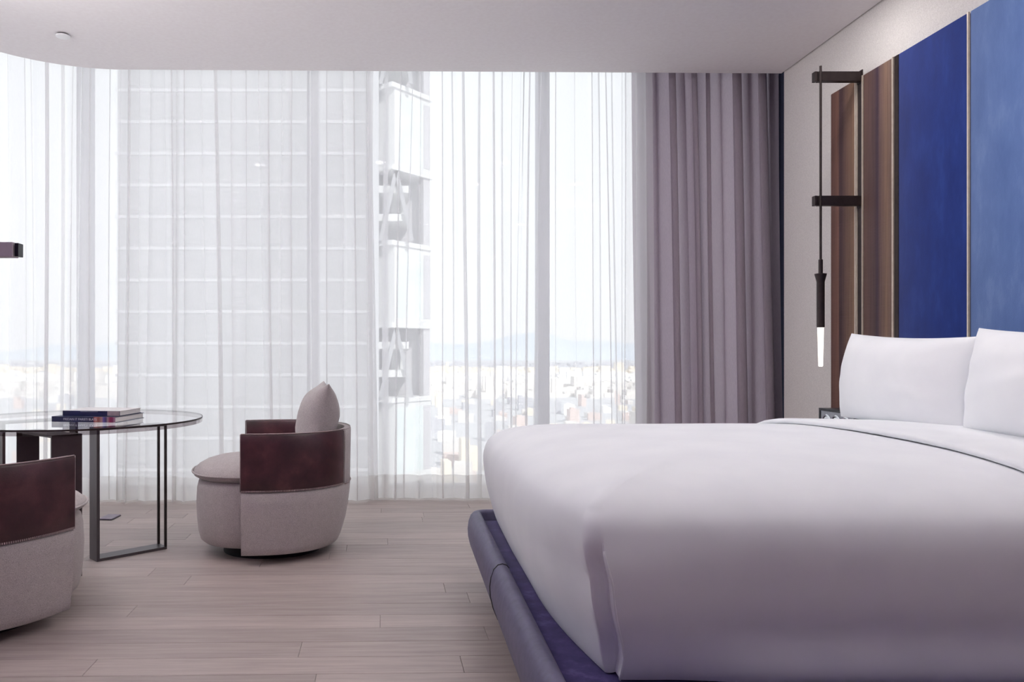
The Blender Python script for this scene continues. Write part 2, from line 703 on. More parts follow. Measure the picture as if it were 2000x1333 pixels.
window('window_1', None, 'x', 6.1, [-3.4, -2.49, -0.68, 1.135, 2.94], -3.45, 3.0)
window('window_2', None, 'y', -3.45, [2.35, 4.15, 5.95], 2.3, 6.03)

# troughs added on the walls to house the unseen fill lamps
def trough(label, d, lip):
    t = tag(empty('fill_light_trough', ((d[0] + d[1]) / 2, (d[2] + d[3]) / 2, d[4])), label, 'cove light')
    cx, cy = t.location.x, t.location.y
    box('tray', (d[0] - cx, d[1] - cx, d[2] - cy, d[3] - cy, 0, 0.012), M['white_paint'], t)
    box('lip', (lip[0] - cx, lip[1] - cx, lip[2] - cy, lip[3] - cy, 0.012, 0.05), M['white_paint'], t)
    return t


trough('long white trough of an added fill light above the wall panels, outside the picture', (2.40, 2.78, 0.55, 2.85, 2.78, 0), (2.40, 2.412, 0.55, 2.85))
trough('white trough of an added fill light on the short wall beside the left window', (-3.3, -1.7, 2.30, 2.48, 2.56, 0), (-3.3, -1.7, 2.468, 2.48))
for i, (x, y) in enumerate(DOWN):  # rings made up to go with the added lamps
    dl_ = tag(empty('fill_downlight', (x, y, CEIL)), 'round white added ceiling fill lamp above the %s' % ['table', 'armchair by the curtain', 'far foot of the bed', 'nightstand', 'middle of the bed', 'pillows', 'floor behind the camera on its left', 'floor behind the camera by the bed', 'left wall arm'][i], 'ceiling lamp', 'added ceiling fill lamps above the picture')
    obj('ring', lathe_bm([(0.075, -0.006), (0.095, -0.006), (0.098, 0.0), (0.075, 0.0)], 24), M['white_paint'], dl_, True, 40)

# sprinkler cover in the ceiling
sp = tag(empty('ceiling_sprinkler', (-2.137, 4.879, CEIL)), 'small white round sprinkler cover on the ceiling near its curved corner', 'sprinkler')
obj('cover_plate', lathe_bm([(0, -0.020), (0.036, -0.020), (0.044, -0.016), (0.044, -0.010), (0, -0.010)], 28), M['white_paint'], sp, True, 40)
obj('escutcheon', lathe_bm([(0, -0.010), (0.034, -0.010), (0.034, 0.0), (0, 0.0)], 24), M['steel'], sp, True, 40)


# ------------------------------------------------------------------ curtains
def curtain_rows(path, z0, z1, wl, amp, seed, nz=16, per=20, over=0.35, lean=0.0, spread=0.35):
    """path: dense list of (x, y); folds of mean length wl are laid along it."""
    rnd = random.Random(seed)
    P = [Vector((x, y, 0)) for x, y in path]
    acc = [0.0]
    for a, b in zip(P, P[1:]):
        acc.append(acc[-1] + (b - a).length)
    L = acc[-1]

    def at(s):
        s = max(0, min(L, s))
        for i in range(len(P) - 1):
            if s <= acc[i + 1] or i == len(P) - 2:
                t = (s - acc[i]) / max(1e-9, acc[i + 1] - acc[i])
                p = P[i].lerp(P[i + 1], t)
                d = (P[i + 1] - P[i]).normalized()
                return p, d, Vector((d.y, -d.x, 0))
    folds = []
    s = 0
    while s < L - wl * 0.4:
        w = wl * rnd.uniform(1 - spread * 1.5, 1 + spread * 1.5)
        w = min(w, L - s)
        folds.append((s, w, rnd.uniform(0.45, 1.25), rnd.uniform(-1, 1), rnd.uniform(-1, 1), rnd.uniform(0.6, 1.5)))
        s += w
    rows = []
    for k in range(nz + 1):
        t = k / nz
        z = z0 + (z1 - z0) * t
        row = []
        drop = 1 - t
        for fi, (s0, w, a, dr, dr2, sk) in enumerate(folds):
            for j in range(per + (1 if fi == len(folds) - 1 else 0)):
                u = j / per
                ph = 2 * PI * u
                env = 0.75 + 0.45 * drop
                # edges of neighbouring folds share their drift so the cloth stays continuous
                nd = folds[fi + 1][3] if fi + 1 < len(folds) else 0
                d = (dr * (1 - u) + nd * u) * wl * 0.45 * drop + lean * drop
                d += 0.012 * math.sin(3.1 * t + dr2 * 6 + u * 2)
                sh = over * w * math.sin(2 * ph) * 0.35 * (0.6 + 0.6 * a)
                p, tg, nr = at(s0 + u * w)
                off = amp * a * env * (math.sin(ph) + 0.22 * math.sin(2 * ph + dr2 * 2) * sk + 0.10 * math.sin(3 * ph + dr * 3))
                q = p + tg * (d + sh) + nr * off
                row.append((q.x, q.y, z))
        rows.append(row)
    return rows


def path_line(a, b, n=40):
    return [(a[0] + (b[0] - a[0]) * i / n, a[1] + (b[1] - a[1]) * i / n) for i in range(n + 1)]


def make_curtain(name, label, rows, mat, hem_mat=None, hem_rows=2):
    t = tag(empty(name, (rows[0][len(rows[0]) // 2][0], rows[0][len(rows[0]) // 2][1], 0)), label, 'curtain')
    off = Vector(t.location)

    def sh(rs):
        return [[(x - off.x, y - off.y, z) for x, y, z in r] for r in rs]
    if hem_mat:
        bm, _ = grid_bm(sh(rows[hem_rows:]))
        obj('cloth', bm, mat, t, True)
        bm, _ = grid_bm(sh(rows[:hem_rows + 1]))
        obj('hem', bm, hem_mat, t, True)
    else:
        bm, _ = grid_bm(sh(rows))
        obj('cloth', bm, mat, t, True)
    return t


# left sheer: from the left window round the corner to the middle of the front window
pth = path_line((-3.10, 2.45), (-3.10, 4.49), 30)
for k in range(1, 25):
    th = PI - (PI / 2) * k / 24
    pth.append((-1.95 + 1.15 * math.cos(th), 4.48 + 1.15 * math.sin(th)))
pth += path_line((-1.95, 5.63), (-0.17, 5.645), 30)[1:]


def zrows(rows_fn):
    return rows_fn


rowsA = curtain_rows(pth, 0.012, 4.03, 0.165, 0.050, 11, nz=23, per=24, over=0.31, spread=0.38)
rowsB = curtain_rows(path_line((-0.30, 5.71), (1.90, 5.72), 40), 0.012, 4.03, 0.18, 0.03, 23, nz=23, per=26, over=0.33, spread=0.5)
make_curtain('sheer_curtain', 'long white sheer curtain curving round the corner behind table and chair', rowsA, M['sheer_dense'], M['hem'], 1)
make_curtain('sheer_curtain', 'thinner white sheer curtain between the middle of the window and mauve drape', rowsB, M['sheer_thin'], M['hem'], 1)
rowsD = curtain_rows(path_line((1.76, 5.84), (2.88, 5.84), 30), 0.012, 4.03, 0.15, 0.065, 6, nz=24, per=30, over=0.62, lean=0.06, spread=0.55)
make_curtain('drape', 'heavy mauve drape gathered in folds beside the right wall', rowsD, M['drape'])
tk = struct(box('trim_4', (-1.95, 2.95, 5.60, 5.90, 4.04, 4.10), M['white_paint']))

# ------------------------------------------------------------------ wall panels behind the bed
PX0, PX1 = 2.735, 2.778
PZ0, PZ1 = 0.10, 2.735


def panel(y0, y1, mat, label, nm='wall_panel', lift=0.0, trim=True):
    p = tag(empty(nm, (PX1, (y0 + y1) / 2, PZ0)), label, 'wall panel', 'upholstered panels behind the bed')
    cy = (y0 + y1) / 2
    bm = bmesh.new()
    add_box(bm, PX0 - lift - PX1, 0, y0 - cy + 0.012, y1 - cy - 0.003, 0, PZ1 - PZ0, bevel=0.006, seg=2)
    obj('padding', bm, mat, p, True, 40)
    if trim:
        box('metal_trim', (PX0 - 0.004 - PX1, PX0 + 0.006 - PX1, y0 - cy + 0.0015, y0 - cy + 0.0105, 0, PZ1 - PZ0), M['champagne'], p)
    return p


panel(4.600, 4.874, M['brown_far'], 'narrow brown woven wall panel nearest the window behind the pendant lamp')
panel(4.250, 4.530, M['brown_near'], 'narrow brown woven wall panel between dark lamp channel and royal blue panel')
panel(3.686, 4.212, M['blue_dark'], 'dark royal blue velvet wall panel beside the brown woven panels')
panel(3.157, 3.683, M['blue_light'], 'pale blue velvet wall panel at the right edge behind the pillows')
panel(2.630, 3.154, M['blue_dark'], 'dark blue velvet wall panel beyond the pale blue one outside the right edge')
panel(2.100, 2.627, M['blue_light'], 'second pale blue velvet wall panel outside the right edge of the photo')
panel(1.570, 2.097, M['blue_dark'], 'dark blue velvet wall panel nearest the camera')
ch = tag(empty('lamp_channel', (PX1, 4.565, PZ0)), 'slim dark vertical channel between the two brown woven panels', 'channel')
box('channel_back', (-0.039, 0, -0.033, 0.033, 0, PZ1 - PZ0), M['bronze'], ch)
box('metal_trim', (-0.047, -0.039, -0.033, -0.027, 0, PZ1 - PZ0), M['champagne'], ch)
box('metal_trim', (-0.047, -0.039, 0.024, 0.029, 0, PZ1 - PZ0), M['champagne'], ch)
c2 = tag(box('seam_strip', (2.738, 2.778, 4.214, 4.249, PZ0, PZ1), M['bronze']), 'thin dark strip between brown woven panel and royal blue panel', 'strip')
bm = bmesh.new()

# ------------------------------------------------------------------ pendant wall lamp
LY = 4.56
lamp = tag(empty('pendant_lamp', (2.745, LY, 1.0)), 'dark bronze wall pendant with long rod and glowing tapered glass beside the bed', 'lamp')


def LZ(z):
    return z - 1.0


for zc in (2.733, 1.997):
    arm = bar('arm', (-0.0065, 0, LZ(zc)), (-0.265, 0, LZ(zc)), 0.036, 0.058, M['bronze'], lamp, bevel=0.002)
    bar('end_cap', (-0.269, 0, LZ(zc)), (-0.287, 0, LZ(zc)), 0.036, 0.058, M['bronze'], arm, bevel=0.002)
    bar('mounting_plate', (-0.0065, 0, LZ(zc)), (-0.012, 0, LZ(zc)), 0.05, 0.075, M['bronze'], arm)
rx = 2.487 - 2.745
r1 = obj('rod', lathe_bm([(0.0068, 1.60), (0.0068, 2.79), (0, 2.79)], 14), M['bronze'], lamp, True, 40)
r1.location = (rx, -0.026, -1.0)
s = obj('socket', lathe_bm([(0, 1.245), (0.017, 1.245), (0.0215, 1.247), (0.0215, 1.512), (0.024, 1.525), (0.032, 1.555), (0.033, 1.562), (0.012, 1.566), (0.012, 1.645), (0.007, 1.648), (0, 1.648)], 28), M['bronze'], lamp, True, 30)
s.location = (rx, -0.026, -1.0)
g = obj('glass_rod', lathe_bm([(0, 1.014), (0.010, 1.014), (0.0125, 1.02), (0.0125, 1.03), (0.0175, 1.244), (0, 1.244)], 24), M['glow'], lamp, True, 40)
g.location = (rx, -0.026, -1.0)

# matching arm on the left wall
la = tag(empty('wall_arm', (-1.598, 2.2, 1.392)), 'dark metal wall arm with slotted end reaching in at the left edge', 'bracket')
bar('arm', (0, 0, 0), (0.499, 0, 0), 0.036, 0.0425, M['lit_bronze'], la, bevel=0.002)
bar('end_cap', (0.503, 0, -0.0005), (0.5135, 0, -0.0005), 0.030, 0.038, M['black'], la, bevel=0.001)
bar('mounting_plate', (-0.001, 0, 0), (0.006, 0, 0), 0.06, 0.08, M['bronze'], la)

# ------------------------------------------------------------------ bed
bed = tag(empty('bed', (1.55, 2.72, 0)), 'wide low bed with violet suede platform and slate leather rail', 'bed')
BO = Vector((1.55, 2.72, 0))


def bx(name, d, mat, bevel=0.0):
    return box(name, (d[0] - BO.x, d[1] - BO.x, d[2] - BO.y, d[3] - BO.y, d[4], d[5]), mat, bed, bevel)


bx('platform', (0.39, 2.70, 1.73, 3.655, 0.13, 0.298), M['suede'], 0.004)
bx('plinth', (0.60, 2.66, 2.0, 3.45, 0.0, 0.13), M['plinth'])
bx('mattress', (0.52, 2.64, 1.98, 3.52, 0.299, 0.60), M['linen'], 0.05)
prof = [(-0.004, 0.13), (-0.004, 0.332), (0.004, 0.342), (0.018, 0.347), (0.034, 0.343), (0.048, 0.328), (0.058, 0.300), (0.062, 0.268), (0.060, 0.232), (0.050, 0.190), (0.034, 0.152), (0.014, 0.128)]


def rail(ptsxy, nm='rail_cushion'):
    P = [Vector((x, y)) for x, y in ptsxy]
    rows = []
    n = len(P)
    for i in range(n):
        d = (P[min(i + 1, n - 1)] - P[max(i - 1, 0)]).normalized()
        nr = Vector((-d.y, d.x))   # to the left of travel = outwards
        e = 1.0
        dist_end = min((P[i] - P[0]).length, (P[i] - P[-1]).length)
        rows.append([(P[i].x + nr.x * o * e - BO.x, P[i].y + nr.y * o * e - BO.y, z) for o, z in prof])
    bm, vs = grid_bm(rows, closed_u=True)
    bm.faces.new(vs[0])
    bm.faces.new(vs[-1])
    return obj(nm, bm, M['slate_leather'], bed, True, 50)


def arc(cx, cy, r, a0, a1, n=8):
    return [(cx + r * math.cos(a0 + (a1 - a0) * k / n), cy + r * math.sin(a0 + (a1 - a0) * k / n)) for k in range(n + 1)]


XI, YF, YN, RC = 0.384, 3.655, 1.725, 0.03
# travel keeps the outside on the left: near head -> near foot corner -> far foot corner -> far head is clockwise seen from above, outside on its left
near = [(2.70, YN), (1.5, YN)] + arc(XI + RC, YN + RC, RC, -PI / 2, -PI, 6) + [(XI, 2.2), (XI, 2.7235)]
far = [(XI, 2.7265), (XI, 3.2)] + arc(XI + RC, YF - RC, RC, PI, PI / 2, 6) + [(1.5, YF), (2.70, YF)]


def flip_out(p):
    return p


near_o = rail([(x, y) for x, y in near])
far_o = rail([(x, y) for x, y in far])
# dark welt in the joint between the two rail cushions
tube('welt', [(XI - o - BO.x, 2.725 - BO.y, z) for o, z in prof[1:]], 0.0035, M['black'], bed, 6)

# ---- duvet
X0, X1, Y0, Y1 = 0.43, 2.66, 1.87, 3.62
DPROF = [(0.022, 0.302), (0.010, 0.33), (-0.012, 0.40), (-0.034, 0.48), (-0.045, 0.56), (-0.047, 0.615), (-0.040, 0.655), (-0.024, 0.688), (0.0, 0.712), (0.035, 0.734),
         (0.08, 0.752), (0.14, 0.768), (0.22, 0.781), (0.33, 0.792), (0.47, 0.801), (0.64, 0.807), (0.80, 0.810)]
RCN = 0.04
XK = 0.4706


def duvet_outline():
    """stations along the U: (position, outward normal, tag, coordinate)"""
    st = []
    n = 46
    x = X1
    xs = [X1 - (X1 - 0.65) * i / 24 for i in range(24)]
    xs += [0.65 - (0.65 - X0 - RCN - 0.001) * i / 16 for i in range(17)]
    for x in xs:
        st.append((Vector((x, Y0)), Vector((0, -1)), RCN))
    for k in range(0, 19):
        a = -PI / 2 - (PI / 2) * k / 18
        c = Vector((X0 + RCN, Y0 + RCN))
        nrm = Vector((math.cos(a), math.sin(a)))
        st.append((c + nrm * RCN, nrm, RCN))
    half = st[:]
    mid = []
    ya, yb = Y0 + RCN, Y1 - RCN
    for i in range(1, 32):
        mid.append((Vector((X0, ya + (yb - ya) * i / 32)), Vector((-1, 0)), 0))
    other = []
    for p, nr, r in reversed(half):
        other.append((Vector((p.x, Y0 + Y1 - p.y)), Vector((nr.x, -nr.y)), r))
    return half + mid + other, len(half)


ST, NH = duvet_outline()


def duvet_pt(p, nr, d, z, near_side):
    # inset: move along the normal, corner arcs shrink to their centre and then follow the straight offsets
    q = p - nr * d
    if d <= 0 and near_side:
        # the near corner stays tight where the filling bulges
        if abs(nr.x) > 1e-6 and abs(nr.y) > 1e-6:
            q = Vector((X0 + d + RCN, Y0 + d + RCN)) + nr * RCN
        elif abs(nr.y) > 0.5:
            q.x += d * (1 - smoothstep(X0 + RCN, X0 + 0.6, p.x))
    if d > 0:
        # corner stations collapse towards the mitre
        if abs(nr.x) > 1e-6 and abs(nr.y) > 1e-6:
            c = Vector((X0 + RCN, Y0 + RCN if nr.y < 0 else Y1 - RCN))
            if d > RCN - 0.02:
                r = 0.02
                sgn = 1 if nr.y < 0 else -1
                c2 = Vector((X0 + d + r, (Y0 + d + r) if nr.y < 0 else (Y1 - d - r)))
                q = c2 + nr * r
        elif abs(nr.y) > 0.5:
            q.x = max(q.x, X0 + d + 0.02) if p.x < X0 + 1.2 else q.x
        else:
            lo, hi = Y0 + d + 0.02, Y1 - d - 0.02
            t = (p.y - (Y0 + RCN)) / (Y1 - Y0 - 2 * RCN)
            l2 = max(lo, Y0 + RCN)
            h2 = min(hi, Y1 - RCN)
            q.y = l2 + (h2 - l2) * t
    return q


# the foot face sweeps in towards the near corner, more so at the bottom
SWEEP = [(0.30, 0.066), (0.40, 0.078), (0.55, 0.080), (0.66, 0.056), (0.74, 0.026), (0.80, 0.0)]


def fine_profile(pr, per=4):
    out = []
    P = [Vector(p) for p in pr]
    P = [P[0] * 2 - P[1]] + P + [P[-1] * 2 - P[-2]]
    for i in range(len(P) - 3):
        a, b, c, d = P[i:i + 4]
        for k in range(per):
            u = k / per
            out.append(0.5 * ((2 * b) + (c - a) * u + (2 * a - 5 * b + 4 * c - d) * u * u + (3 * b - a - 3 * c + d) * u ** 3))
    out.append(P[-2])
    return [(v.x, v.y) for v in out]


rows = []
CREASE = []
for d, z in fine_profile(DPROF):
    row = []
    sw = interp(SWEEP, z)
    fade = 1 - smoothstep(0.56, 0.66, z)
    for i, (p, nr, r) in enumerate(ST):
        flat = abs(nr.x) < 1e-6
        q = duvet_pt(p, nr, d, z, i < NH)
        zz = z + 0.006 * noise.noise(Vector((q.x * 1.7, q.y * 1.7, z * 2))) * (1 if z > 0.6 else 0)
        out = 0.006 * noise.noise(Vector((q.x * 2.3 + 5, q.y * 2.3, z * 3))) * (1 - smoothstep(0.6, 0.8, z))
        half = 0.0
        if p.y < 2.55:
            half = ((2.55 - max(p.y, Y0)) / (2.55 - Y0)) ** 2
        elif p.y > 3.05:
            half = 0.15 * ((min(p.y, Y1) - 3.05) / (Y1 - 3.05)) ** 2
        q.x += sw * half * (1 - smoothstep(X0 + RCN, X0 + 0.55, p.x))
        if flat and i < NH:
            out += 0.035 * (1 - smoothstep(0.30, 0.44, z)) * smoothstep(X0 + 0.15, X0 + 0.5, p.x) + 0.012 * (1 - smoothstep(0.30, 0.44, z))
        # folded corner: a valley, then the overlapping flap
        if i < NH and flat:
            out += 0.013 * fade * (1 - smoothstep(X0 + RCN, X0 + 0.45, p.x))
        elif nr.y < -0.02:
            out -= 0.026 * fade * smoothstep(0.0, 0.9, -nr.y)
        q = q + nr * out
        if i < NH and flat and not (abs(ST[i + 1][1].x) < 1e-6) and z < 0.635:
            CREASE.append((q.x - 0.001 - BO.x, q.y - BO.y + 0.001, zz))
        row.append((q.x - BO.x, q.y - BO.y, zz))
    rows.append(row)
bm, vs = grid_bm(rows)
top = vs[-1]
n = len(top)
for i in range(n // 2 - 1):
    j = n - 1 - i
    if len({top[i], top[i + 1], top[j - 1], top[j]}) == 4 and i + 1 < j - 1:
        bm.faces.new((top[i], top[i + 1], top[j - 1], top[j]))
duv = obj('duvet', bm, M['linen'], None, True, 42)
duv.location = BO
tube('seam', CREASE, 0.003, M['linen'], duv, 6)
tag(duv, 'plump white duvet covering the bed with tucked corner fold', 'duvet')

# ---- folded sheet across the head half
sec = [(Y0 + d, z) for d, z in DPROF] + [(Y1 - d, z) for d, z in reversed(DPROF)]


def sec_pt(i, off):
    a = Vector(sec[max(0, i - 1)])
    b = Vector(sec[min(len(sec) - 1, i + 1)])
    t = (b - a).normalized()
    nrm = Vector((-t.y, t.x))
    q = Vector(sec[i]) + nrm * off
    return q


TS = 0.022
rows = []
FX = 1.665
edge = [(0.003, 0.0015), (-0.006, 0.006), (-0.0085, TS * 0.5), (-0.005, TS * 0.85), (0.004, TS), (0.03, TS + 0.002), (0.09, TS + 0.001), (0.2, TS - 0.001), (0.32, TS - 0.002), (0.42, TS - 0.003), (0.5, TS * 0.6), (0.51, 0.002)]
for dx, off in edge:
    row = []
    for i in range(len(sec)):
        q = sec_pt(i, off)
        w = 0.012 * math.sin(q.x * 3.1 + 0.8) + 0.010 * noise.noise(Vector((q.x * 2.2, q.y * 2.2, 3.0)))
        rip = 0.0025 * noise.noise(Vector((dx * 9, q.x * 2.5, 9.0))) if 0.02 < dx < 0.45 else 0
        row.append((FX + dx + w - BO.x, q.x - BO.y, q.y + rip))
    rows.append(row)
bm, vs = grid_bm(rows)
sh = obj('top_sheet', bm, M['linen'], None, True)
sh.location = BO
tag(sh, 'white sheet folded back as a flat band over the duvet before the pillows', 'sheet')


# ---- pillows
def pillow_bm(a, b, T, pinch=0.05, n=28, seed=0, wr=0.006, sag=0.0, corner=0.0):
    """a: half width (local y), b: half height (local z), T: half thickness (local x)."""
    bm = bmesh.new()
    P = {}
    for side in (1, -1):
        for i in range(n + 1):
            for j in range(n + 1):
                u = -1 + 2 * i / n
                v = -1 + 2 * j / n
                # concentrate rows near the rim
                u = math.sin(u * PI / 2)
                v = math.sin(v * PI / 2)
                rim = i in (0, n) or j in (0, n)
                if rim and side == -1:
                    P[(side, i, j)] = P[(1, i, j)]
                    continue
                y = a * u * (1 - pinch * (1 - v * v))
                z = b * v * (1 - pinch * 1.2 * (1 - u * u))
                h = (max(0, 1 - abs(u) ** 2.4) ** 0.55) * (max(0, 1 - abs(v) ** 2.4) ** 0.55)
                x = side * T * h
                w = noise.noise(Vector((u * 2.2 + seed, v * 2.2, side * 3 + seed))) * wr
                cr = noise.noise(Vector((math.atan2(v, u) * 3.5 + seed, seed, side))) * wr * 1.4 * (u * u * v * v + 0.15)
                x += side * (w + cr) * (0.25 + h)
                z += -sag * (1 - u * u) * smoothstep(-0.2, 1, v)
                P[(side, i, j)] = bm.verts.new((x, y, z))
        for i in range(n):
            for j in range(n):
                q = [P[(side, i, j)], P[(side, i + 1, j)], P[(side, i + 1, j + 1)], P[(side, i, j + 1)]]
                bm.faces.new(q if side == 1 else q[::-1])
    return bm


def bed_pillow(loc, tilt, rz, a, b, T, label, seed, group, sag=0.0, pinch=0.05, roll=0.0):
    o = obj('pillow', pillow_bm(a, b, T, pinch, 36, seed, 0.010, sag), M['pillowcase'], None, True)
    o.rotation_euler = (Matrix.Rotation(rz, 4, 'Z') @ Matrix.Rotation(tilt, 4, 'Y') @ Matrix.Rotation(roll, 4, 'X')).to_euler()
    o.location = loc
    tag(o, label, 'pillow', group)
    return o


gp = 'white pillows leaning on the headboard wall'
bed_pillow((2.36, 3.05, 0.968), math.radians(10), 0, 0.36, 0.185, 0.09, 'white pillow mostly hidden behind the front pillow nearer the window', 3, gp)
bed_pillow((2.36, 2.20, 0.972), math.radians(10), 0, 0.42, 0.190, 0.09, 'white pillow mostly hidden behind the front pillow at the right edge', 4, gp)
bed_pillow((2.085, 3.19, 0.978), math.radians(6), math.radians(1), 0.385, 0.195, 0.125, 'white pillow in front, nearer the window and the pendant lamp', 1, gp, 0.006, 0.035, math.radians(2.2))
bed_pillow((2.085, 2.36, 0.990), math.radians(8), math.radians(-1), 0.45, 0.200, 0.135, 'white pillow in front, cut off by the right edge', 2, gp, 0.02, 0.04)

# ------------------------------------------------------------------ nightstand and radio
ns = tag(empty('nightstand', (2.50, 4.25, 0)), 'dark nightstand between bed and window carrying the radio', 'nightstand')
box('body', (-0.25, 0.20, -0.33, 0.38, 0.10, 0.565), M['black'], ns, 0.004)
box('top', (-0.265, 0.21, -0.345, 0.395, 0.565, 0.59), M['black'], ns, 0.003)
dr = box('drawer', (-0.268, -0.25, -0.31, 0.36, 0.34, 0.55), M['black'], ns, 0.003)
box('handle', (-0.282, -0.268, -0.06, 0.1, 0.44, 0.455), M['bronze'], dr)
for sx in (-0.22, 0.17):
    for sy in (-0.3, 0.35):
        box('leg', (sx - 0.015, sx + 0.015, sy - 0.015, sy + 0.015, 0, 0.10), M['bronze'], ns)

rd = tag(empty('radio', (2.455, 4.31, 0.59)), 'black framed table radio with silver face and two round dials by the pillow', 'radio')
RH = 0.184
box('cabinet', (0.006, 0.14, -0.18, 0.178, 0.0, RH), M['black'], rd, 0.003)
for nm, d in (('bezel', (-0.004, 0.006, -0.18, 0.178, RH - 0.014, RH)), ('bezel', (-0.004, 0.006, -0.18, 0.178, 0, 0.014)), ('bezel', (-0.004, 0.006, 0.164, 0.178, 0.014, RH - 0.014)), ('bezel', (-0.004, 0.006, -0.18, -0.166, 0.014, RH - 0.014))):
    box(nm, d, M['black'], rd)
box('face', (0.0, 0.006, -0.166, 0.164, 0.014, RH - 0.014), M['silver'], rd)
for dy, rr in ((0.095, 0.048), (0.0, 0.05), (-0.095, 0.048)):
    dl = obj('dial', lathe_bm([(0, 0), (rr, 0), (rr, 0.006), (rr - 0.008, 0.008), (rr - 0.012, 0.004), (0.024, 0.004), (0.022, 0.022), (0.018, 0.026), (0, 0.026)], 28), M['chrome'], rd, True, 35)
    dl.rotation_euler = (0, -PI / 2, 0)
    dl.location = (0.0, dy, 0.105)
    kn = obj('knob', lathe_bm([(0, 0.026), (0.007, 0.026), (0.007, 0.029), (0, 0.029)], 12), M['black'], dl)


# ------------------------------------------------------------------ swivel armchairs
def catmull(pts, n):
    P = [Vector(p) for p in pts]
    P = [P[0] * 2 - P[1]] + P + [P[-1] * 2 - P[-2]]
    out = []
    segs = len(P) - 3
    for k in range(n + 1):
        t = k / n * segs
        i = min(int(t), segs - 1)
        u = t - i
        a, b, c, d = P[i], P[i + 1], P[i + 2], P[i + 3]
        out.append(0.5 * ((2 * b) + (c - a) * u + (2 * a - 5 * b + 4 * c - d) * u * u + (3 * b - a - 3 * c + d) * u ** 3))
    return out


# U of the shell in plan, x forward: left arm front -> back -> right arm front
UP = [(0.158, 0.385), (0.03, 0.398), (-0.12, 0.385), (-0.26, 0.325), (-0.365, 0.215), (-0.415, 0.075)]
UPTS = catmull(UP + [(x, -y) for x, y in reversed(UP)], 72)
NU = len(UPTS)


def shell_pt(i, z, off):
    i = max(0, min(NU - 1, i))
    p = UPTS[i]
    d = (UPTS[min(i + 1, NU - 1)] - UPTS[max(i - 1, 0)]).normalized()
    nr = Vector((d.y, -d.x)) * -1
    # outward = away from the seat
    if nr.dot(p - Vector((0.0, 0.0))) < 0:
        nr = -nr
    s = interp([(0.04, 0.86), (0.10, 0.905), (0.18, 0.945), (0.28, 0.975), (0.38, 0.99), (0.70, 1.0)], z)
    sy = 1 - (1 - s) * 0.6
    q = Vector((0.158 + (p.x - 0.158) * s, p.y * sy)) + nr * off
    return (q.x, q.y, z)


def shell_panel(name, i0, i1, zs, o_in, o_out, mat, parent, top_drop=None):
    """closed thick panel between stations i0..i1."""
    rows = []
    rnd = 0.006
    for i in range(i0, i1 + 1):
        e = 0.0
        ring = []
        for k, z in enumerate(zs):
            oo = o_out - (rnd if k in (0, len(zs) - 1) else 0)
            ring.append(shell_pt(i, z, oo))
        for k, z in reversed(list(enumerate(zs))):
            oi = o_in + (rnd if k in (0, len(zs) - 1) else 0)
            ring.append(shell_pt(i, z, oi))
        rows.append(ring)
    bm, vs = grid_bm(rows, closed_u=True)
    bm.faces.new(vs[0])
    bm.faces.new(vs[-1])
    return obj(name, bm, mat, parent, True, 50)


def superellipse(a, b, p, n=56):
    out = []
    for k in range(n):
        t = 2 * PI * k / n
        c, s = math.cos(t), math.sin(t)
        out.append((a * math.copysign(abs(c) ** (2 / p), c), b * math.copysign(abs(s) ** (2 / p), s)))
    return out


def stack(prof, cx, a, b, p=2.6, n=56):
    """prof: (scale inset in metres, z)"""
    rows = []
    for ins, z in prof:
        rows.append([(cx + x, y, z) for x, y in superellipse(a - ins, b - ins, p, n)])
    bm, vs = grid_bm(rows, closed_u=True)
    bm.faces.new(vs[0])
    bm.faces.new(vs[-1])
    return bm


